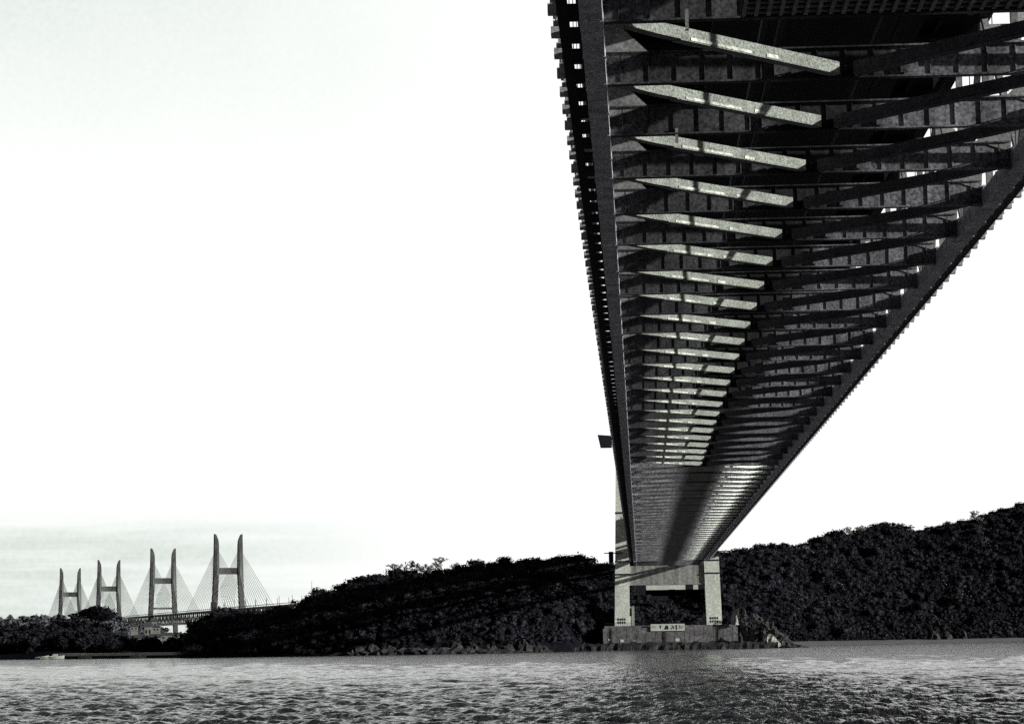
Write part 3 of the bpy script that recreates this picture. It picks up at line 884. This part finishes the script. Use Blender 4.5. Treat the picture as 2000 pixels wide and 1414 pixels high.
# left wooded hill -------------------------------------------------
SHORE_L = [(330,800),(560,800),(800,815),(1000,850),(1100,885),(1180,925),(1460,960)]
RIDGE_L = [(330,880),(430,900),(560,910),(800,950),(1000,980),(1200,1040),(1460,1075)]
SKY_L = [(330,1262),(372,1250),(385,1228),(410,1212),(440,1204),(480,1206),(520,1204),(550,1200),(585,1185),(605,1168),(630,1162),(655,1160),(680,1146),(700,1138),
         (730,1135),(760,1128),(800,1124),(850,1123),(880,1119),(905,1116),(930,1112),(960,1114),(1000,1112),(1050,1100),(1085,1090),(1120,1092),(1150,1100),(1200,1108),
         (1232,1170),(1300,1182),(1340,1184),(1380,1180),(1400,1150),(1430,1150),(1460,1150)]
hl = hill('left_hill', 'low wooded headland left of the bridge tower', 335, 1455, 150, SHORE_L, RIDGE_L, SKY_L, 3.6, 120, power=0.55)
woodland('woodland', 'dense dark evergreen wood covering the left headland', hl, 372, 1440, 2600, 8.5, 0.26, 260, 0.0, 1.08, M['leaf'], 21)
# pale scrub patches on the slope and at the waterline
def near(px, t, lst): return any((px-a)**2/(b*b) + (t-c)**2/(d*d) < 1 for a, b, c, d in lst)
patches = [(985, 55, 0.52, 0.2), (940, 40, 0.7, 0.12), (1040, 25, 0.42, 0.1), (720, 60, 0.42, 0.1)]
woodland('dry_scrub', 'paler dry shrubs in patches on the left headland slope', hl, 650, 1080, 1300, 4.0, 0.30, 110, 0.3, 0.85, M['leaf_pale'], 22, skip=lambda px, t: not near(px, t, patches), core=False)

# right wooded hill
SHORE_R = [(1380,1120),(1480,1150),(1600,1250),(1800,1340),(2000,1400),(2200,1450)]
RIDGE_R = [(1380,1250),(1480,1300),(1600,1420),(1800,1560),(2000,1640),(2200,1700)]
SKY_R = [(1380,1090),(1410,1085),(1440,1080),(1480,1076),(1500,1070),(1540,1074),(1580,1068),(1590,1052),(1620,1048),(1650,1042),(1700,1034),(1730,1030),(1760,1032),(1780,1042),(1800,1040),
         (1830,1034),(1850,1026),(1890,1024),(1920,1014),(1950,1004),(1980,994),(2010,988),(2100,975),(2200,970)]
hr = hill('right_hill', 'tall wooded hillside right of the bridge tower', 1380, 2180, 110, SHORE_R, RIDGE_R, SKY_R, 5.0, 160, power=0.75, bumpy=4)
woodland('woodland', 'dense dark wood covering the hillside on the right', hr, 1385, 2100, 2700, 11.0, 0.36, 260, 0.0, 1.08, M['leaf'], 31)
pr_ = [(1900, 90, 0.3, 0.1), (1960, 60, 0.6, 0.12), (1620, 60, 0.75, 0.1), (1560, 120, 0.35, 0.12), (1700, 60, 0.5, 0.09), (1480, 40, 0.6, 0.12), (1850, 160, 0.75, 0.06), (1650, 90, 0.22, 0.07)]
woodland('dry_scrub', 'slightly paler leafless bushes scattered on the right hillside', hr, 1440, 2100, 1500, 7.5, 0.26, 90, 0.1, 0.9, M['leaf_pale'], 32, skip=lambda px, t: not near(px, t, pr_), core=False)
# beach under the right hill
V = []
for px in np.linspace(1400, 2200, 60):
    ys_ = interp(SHORE_R, px)
    for dy, z in ((-110, -0.4), (-75, 0.35), (-20, 1.6), (12, 2.2)):
        V.append((gx(px, ys_+dy, z), ys_+dy, z+0.25*noise2(px, dy, 0.05)))
o = MB().add(V, [(a*4+b, (a+1)*4+b, (a+1)*4+b+1, a*4+b+1) for a in range(59) for b in range(3)]).build('beach', M['sand'], smooth=True)
tag(o, 'narrow grey beach along the foot of the right hillside', kind='structure')

woodland('undergrowth', 'dark low bushes along the foot of the left headland', hl, 380, 1440, 1500, 4.2, 0.24, 110, 0.0, 0.25, M['leaf'], 51)
woodland('undergrowth', 'dark low bushes along the foot of the right hillside', hr, 1390, 2100, 900, 6.5, 0.32, 110, 0.0, 0.10, M['leaf'], 52)
# skyline trees, each a thing of its own
LEFT_EV = [(432,24,22,'rounded low evergreen at the left end of the headland skyline'),
 (475,16,26,'small evergreen on the low left end of the headland, right of the rounded one'),
 (655,18,22,'low evergreen below the bare trees on the rising left skyline'),
 (702,20,26,'dark bushy evergreen just left of the bare trees on the left skyline'),
 (905,14,22,'small evergreen between the bare trees and the umbrella shaped pines'),
 (934,26,40,'umbrella shaped evergreen first to the right of the bare trees'),
 (958,18,26,'short evergreen leaning against the first umbrella shaped tree'),
 (990,26,40,'umbrella shaped evergreen in the middle of the left skyline, sky showing below its crown'),
 (1028,24,32,'smaller umbrella shaped evergreen left of the broad skyline dome'),
 (1066,24,36,'broad evergreen forming the left part of the tall skyline dome'),
 (1094,26,46,'broad evergreen at the top of the tall skyline dome left of the tower'),
 (1122,22,40,'broad evergreen forming the right part of the tall skyline dome'),
 (1156,20,40,'evergreen on the skyline next before the bridge tower'),
 (1184,18,30,'evergreen touching the left edge of the bridge tower')]
SKY_TOP_L = [(385,1224),(432,1204),(475,1203),(520,1203),(600,1168),(655,1150),(702,1134),(760,1120),(905,1107),(934,1092),(958,1096),(990,1088),(1028,1090),(1066,1092),(1094,1084),(1122,1088),(1156,1100),(1184,1103)]
for i, (px, hp, wp_, lab) in enumerate(LEFT_EV):
    Y = interp(RIDGE_L, px)-6
    x = gx(px, Y, 30); ztop_ = hz(px, interp(SKY_TOP_L, px), Y); h = 9.5 if hp < 25 else 11
    place_tree(x, Y, ztop_-h*0.98, h, wp_*Y/F_PX*1.15, lab, 'evergreens along the left skyline', i)
for i, (px, top, h, lab) in enumerate([(733,1120,9,'pale bare tree, lowest and leftmost of the row of bare trees on the left skyline'),
    (768,1102,9,'leafless tree second from the left in the skyline row'),
    (800,1094,10.5,'widest leafless tree, in the middle of the bare row on the left skyline'),
    (832,1097,9.5,'leafless tree fourth from the left in the skyline row'),
    (868,1090,12,'tallest bare tree on the left skyline with clearly forked branches'),
    (888,1098,9,'low bare tree right beside the tallest bare tree')]):
    for q in range(1):
        Y = interp(RIDGE_L, px)-3
        place_bare(gx(px, Y, 30), Y, hz(px, top, Y)-h*0.9, h*1.5, lab, 'bare trees on the left skyline', i)
RIGHT_EV = [(1425,1076,30,'evergreen beside the platform of the right tower leg'),
 (1455,1074,28,'low evergreen second right of the tower on the skyline'),
 (1482,1063,34,'round evergreen with sky gaps on the skyline right of the tower'),
 (1506,1060,30,'evergreen in the clump left of the pale bare crown'),
 (1530,1059,26,'dark evergreen directly left of the pale bare crown'),
 (1598,1048,34,'evergreen at the step of the right skyline, right of the pale bare crown'),
 (1640,1038,30,'evergreen on the rising skyline right of the step'),
 (1700,1030,34,'evergreen left of the highest round crown on the middle skyline'),
 (1732,1019,44,'high round evergreen crown above the middle of the right skyline'),
 (1760,1030,16,'thin pointed evergreen right of the high round crown'),
 (1800,1036,36,'evergreen in the dip of the right skyline'),
 (1850,1022,38,'evergreen right of the dip on the right skyline'),
 (1885,1020,34,'evergreen below the bare crown near the right edge'),
 (1925,1003,36,'evergreen right of the bare crown near the right edge'),
 (1960,993,40,'tall evergreen second from the right edge on the skyline'),
 (1993,984,40,'tallest evergreen at the right edge of the skyline')]
for i, (px, top, wp_, lab) in enumerate(RIGHT_EV):
    Y = interp(RIDGE_R, px)-6
    h = 13
    place_tree(gx(px, Y, 60), Y, hz(px, top, Y)-h*0.98, h, wp_*Y/F_PX*1.1, lab, 'evergreens along the right skyline', i+1)
for i, (px, top, h, lab) in enumerate([(1558,1058,15,'pale bare crown in the notch of the right skyline near the tower'),
    (1665,1026,13,'thin pale bare tree left of the high round crown'),
    (1682,1022,12,'thin bare tree just before the high round crown'),
    (1903,1000,19,'wide bare crown standing out near the right edge of the skyline'),
    (1915,994,17,'second bare crown beside the wide one near the right edge')]):
    Y = interp(RIDGE_R, px)-4
    place_bare(gx(px, Y, 60), Y, hz(px, top, Y)-h, h*1.5, lab, 'bare trees on the right skyline', i)

# far-left lowland -------------------------------------------------
SHORE_F = [(-150,860),(0,860),(200,850),(330,815),(420,805)]
RIDGE_F = [(-150,1000),(0,1000),(200,1000),(300,960),(420,930)]
SKY_F = [(-150,1236),(0,1232),(60,1221),(150,1217),(200,1226),(235,1242),(290,1258),(330,1264),(420,1264)]
hf = hill('low_coast', 'low dark wooded coast at the far left', -150, 415, 70, SHORE_F, RIDGE_F, SKY_F, 3.5, 60, bumpy=0.6, cliff=1.2)
woodland('woodland', 'dark coastal wood at the far left waterline', hf, -150, 345, 900, 7.0, 0.42, 170, 0.08, 1.05, M['leaf'], 41, skip=lambda px, t: px > 235 and (t < 0.5 or t > 0.8))
SHORE_G = [(-200,1750),(0,1750),(250,1650),(400,1500),(480,1500)]
RIDGE_G = [(-200,2100),(0,2100),(250,2000),(400,1800),(480,1800)]
SKY_G = [(-200,1212),(0,1207),(60,1206),(110,1205),(140,1201),(150,1198),(165,1191),(185,1189),(205,1193),(220,1203),(250,1213),(300,1222),(315,1228),(330,1244),(370,1244),(380,1226),(400,1212),(480,1210)]
hg = hill('far_ridge', 'paler low ridge behind the far left coast', -200, 475, 90, SHORE_G, RIDGE_G, SKY_G, 4, 200, bumpy=2)
woodland('far_woodland', 'hazy wood on the low ridge under the distant bridge', hg, -200, 470, 900, 9, 1.1, 70, 0.1, 1.05, M['far_leaf'], 42)
# wooded dome hill in front of the second distant tower pair
Y = 1700
dome = empty('evergreen_tree', (gx(187, Y, 20), Y, hz(187, 1216, Y)))
tag(dome, 'large dark rounded tree clump in front of the second distant bridge', 'tree')
v, f = tree_arrays(np.random.default_rng(77), 14, 15, 3200, 0.8, 22)
np_mesh('crown', v*np.array([1.05,0.6,0.74]), f, M['leaf'], parent=dome)
MB().tube([(0,0,-4),(0,0,6)], [1.2, 0.8], 8).build('trunk', M['bark'], dome)

# quay, village houses and boats at the left
V0 = gx(76, 840, 1); V1 = gx(345, 800, 1)
q = empty('stone_quay', (V0, 842, 0)); tag(q, 'low stone quay with a pale top along the far left shore', 'quay')
Lq = math.hypot(V1-V0, 42)
ang = math.atan2(-42, V1-V0); q.rotation_euler = (0,0,ang)
MB().box(8, Lq, 0, 6, -1.5, 1.1).build('quay_wall', M['rock_dark'], q)
MB().box(8, Lq-2, -0.1, 5.8, 1.102, 2.1).build('quay_top', M['tower'], q)
def house(px, py, Y, w_, d_, h_, label, rz=0.2, pale=True):
    p = at(px, py, Y)
    t = empty('village_house', (p[0], Y, p[2]), rz); tag(t, label, 'house', None)
    MB().box(-w_/2, w_/2, 0, d_, 0, h_).box(-w_/2+.2, w_/2-.2, 0.2, d_-.2, -6, -0.002).build('wall', M['plaster'] if pale else M['concrete'], t)
    e = 0.5; rh = h_*0.45
    MB().add([(-w_/2-e, -e, h_+.002), (w_/2+e, -e, h_+.002), (w_/2+e, d_+e, h_+.002), (-w_/2-e, d_+e, h_+.002), (-w_/2, d_/2, h_+rh), (w_/2, d_/2, h_+rh)],
             [(3,2,1,0),(0,1,5,4),(2,3,4,5),(1,2,5),(3,0,4)]).build('roof', M['roof'], t)
    mb = MB()
    for i in range(2):
        x = -w_/4+i*w_/2; mb.box(x-0.5, x+0.5, -0.06, -0.003, h_*0.35, h_*0.7)
    mb.build('window', M['black_metal'], t)
for a in [(262,1232,1500,5,5,3,'pale house highest on the slope left of the bridge gap'),
          (273,1258,1000,5,5,3,'small white house near the quay, left of the village'),
          (289,1244,1250,4,5,6,'narrow tall pale house in the middle of the village'),
          (300,1228,1450,4,4,5,'bright narrow house under the third distant tower'),
          (305,1234,1400,4,4,3,'small bright house just below the narrow bright one'),
          (308,1226,1480,4,4,2.5,'grey house under the truss deck left of the bright gap'),
          (325,1251,1150,6,5,3,'low white house under the bright gap'),
          (303,1258,1050,6,5,3.5,'grey low house above the quay centre'),
          (258,1259,1000,6,5,3,'grey boathouse left of the small white house'),
          (357,1252,1150,5,5,3,'small pale house right of the bright gap'),
          (348,1264,980,10,5,2,'long low shed just above the right end of the quay')]:
    house(*a)
def boat(px, Y, l, label, mast=False, cabin=True):
    t = empty('fishing_boat', (gx(px, Y, 0), Y, 0.1), 0.15); tag(t, label, 'boat')
    n = 7; vs = []
    for i in range(n):
        u = i/(n-1); wv = 1.1*math.sin(math.pi*min(1, 0.25+u*0.75))**0.6 if u < 1 else 0.02
        x = (u-0.5)*l; zt = 0.9+0.5*u*u
        vs += [(x, -wv, zt), (x, -wv*0.6, 0), (x, wv*0.6, 0), (x, wv, zt)]
    fs = [(i*4+j, i*4+j+1, i*4+5+j, i*4+4+j) for i in range(n-1) for j in range(3)] + [(i*4+3, i*4, i*4+4, i*4+7) for i in range(n-1)] + [(0,3,2,1)]
    MB().add(vs, fs).build('hull', M['conc_pale'], t)
    if cabin: MB().frustum((-l*0.25, l*0.1, -0.8, 0.8, 0.95), (-l*0.2, l*0.05, -0.7, 0.7, 1.9)).build('cabin', M['conc_pale'], t)
    if mast: MB().tube([(0,0,1.92 if cabin else 1), (0,0,7.5)], 0.12, 5).build('mast', M['steel_dark'], t)
boat(82, 832, 5, 'small low white boat leftmost beside the quay end', cabin=False)
boat(94, 830, 6, 'white boat second from the left lying close to the quay', cabin=False)
boat(110, 826, 6.0, 'largest white boat with a cabin at the left end of the quay')
boat(166, 819, 5, 'white boat with a mast moored along the quay', mast=True)
boat(270, 803, 6, 'pale boat moored near the right half of the quay')

# mast on the left headland
Y = 905; p = at(609, 1172, Y)
o = MB().tube([(0,0,0),(0,0,hz(609,1134,Y)-p[2])], [0.16,0.07], 5).build('radio_mast', M['far_steel']); o.location = (p[0], Y, p[2])
tag(o, 'thin pole mast standing above the left slope of the headland', 'mast')

# ------------------------------------------------------------------ rocks
def rock(px0, px1, py_top, py_bot, Y, m, label, seed, depth=6.0, peak=0.5, name='rock', group=None, n=14):
    g = np.random.default_rng(seed)
    a = gx(px0, Y, 0); b = gx(px1, Y, 0); h = max(0.6, hz((px0+px1)/2, py_top, Y) - max(-0.3, hz((px0+px1)/2, py_bot, Y)))
    zb = max(-0.3, hz((px0+px1)/2, py_bot, Y))-0.4
    vs = []; mrows = 9
    for i in range(n):
        u = i/(n-1)
        env = (math.sin(math.pi*u**(math.log(0.5)/math.log(peak))))**0.7 if 0 < u < 1 else 0.02
        for j in range(mrows):
            t = math.pi*j/(mrows-1)
            jit = 1+0.35*g.uniform(-1, 1)
            vs.append(((b-a)*(u-0.5)+g.uniform(-.5,.5)*(b-a)/n*0.8, -math.cos(t)*depth*env*jit*0.6, (h+0.4)*math.sin(t)*env*(1+0.25*g.uniform(-1,1))))
    fs = [(i*mrows+j, (i+1)*mrows+j, (i+1)*mrows+j+1, i*mrows+j+1) for i in range(n-1) for j in range(mrows-1)]
    o = MB().add(vs, fs).build(name, m); o.location = ((a+b)/2, Y, zb)
    tag(o, label, 'rock', group); return o
# reef apron round the foundation
V = []
for i, px in enumerate(np.linspace(1010, 1520, 110)):
    for j, (dy, z) in enumerate(((-25, -1.0), (-21, 1.5), (-17.5, 2.5), (-14.5, 2.9))):
        V.append((gx(px, YT+dy, 0), YT+dy+(noise2(i, j, 0.5)*2 if j < 3 else 0), z+0.5*noise2(px, j*9, 0.11)*(j > 0)))
o = MB().add(V, [(a*4+b, (a+1)*4+b, (a+1)*4+b+1, a*4+b+1) for a in range(109) for b in range(3)]).build('rock_apron', M['rock_dark'])
tag(o, 'dark wet rocks along the waterline in front of the tower foundation', kind='structure')
# headland right of the foundation
rock(1425, 1560, 1196, 1266, 925, M['rock_dark'], 'dark sloping rocky point right of the tower foundation', 5, 14, 0.18, n=26)
rock(1488, 1530, 1240, 1269, 903, M['rock_pale'], 'pale bright boulder face at the tip of the rocky point', 6, 4, 0.3)
rock(1444, 1453, 1238, 1262, 902, M['rock'], 'narrow grey rock beside the right corner of the foundation', 7, 2, 0.3, n=8)
rock(1512, 1590, 1258, 1269, 903, M['rock_dark'], 'low dark reef spit running right from the rocky point', 8, 5, 0.4)
rock(1434, 1444, 1202, 1218, 903, M['rock_pale'], 'small pale knob above the right end of the foundation', 9, 1.5, 0.5, n=7)
bush_pts = [(1450,1205),(1465,1210),(1480,1216),(1495,1222),(1512,1232),(1530,1242),(1460,1218),(1476,1228)]
g = np.random.default_rng(60); Vs, Fs, nvv = [], [], 0
for px, py in bush_pts:
    p = at(px, py+6, 915); v, f = tree_arrays(g, 4.2, 3.2, 420, 0.22, 6)
    Vs.append(v+np.array([p[0], 915, p[2]-1.8])); Fs.append(f+nvv); nvv += len(v)
tag(np_mesh('scrub', np.concatenate(Vs), np.concatenate(Fs), M['leaf_pale']), 'scrubby bushes covering the rocky point right of the tower', kind='stuff')
# pale outcrops at the foot of the left headland
g = np.random.default_rng(9)
spec_ = [(672,706,1252,'pale broken rocks at the left foot of the headland'),(706,742,1250,'tallest pale rocks at the left foot of the headland'),(742,776,1254,'low pale rocks ending the left outcrop'),
         (874,902,1247,'jagged pale rock starting the right outcrop of the headland'),(900,936,1250,'pale rocks with deep cracks left in the right outcrop'),(934,968,1252,'dark capped pale rocks in the middle of the right outcrop'),
         (966,1000,1250,'bright cracked rocks in the right outcrop, left of the tall ones'),(998,1034,1243,'tall bright rocks in the right outcrop'),(1032,1074,1248,'bright sloping rocks at the right end of the headland outcrop')]
for i, (a, b, t, lab) in enumerate(spec_):
    Y = interp(SHORE_L, (a+b)/2)-3.0
    rock(a-8, b+8, t+7, 1275, Y, M['rock'], lab, 40+i, 3.5, 0.3+0.4*g.random(), group='rocks at the foot of the left headland', n=12)
rock(560, 1080, 1266, 1284, 806, M['rock_dark'], 'long dark wet reef line at the waterline of the left headland', 12, 10, 0.5, n=70)
for (a, b, t, Y, lab) in ((1812,1838,1232,1345,'grey boulder left of the pair on the right beach'), (1838,1862,1234,1350,'rounded grey boulder right of the pair on the beach'), (1876,1890,1229,1370,'small pale flat rock right of the boulders')):
    rock(a, b, t, 1247, Y-15, M['rock'], lab, int(a), 5, 0.5, group='boulders on the right beach', n=8)
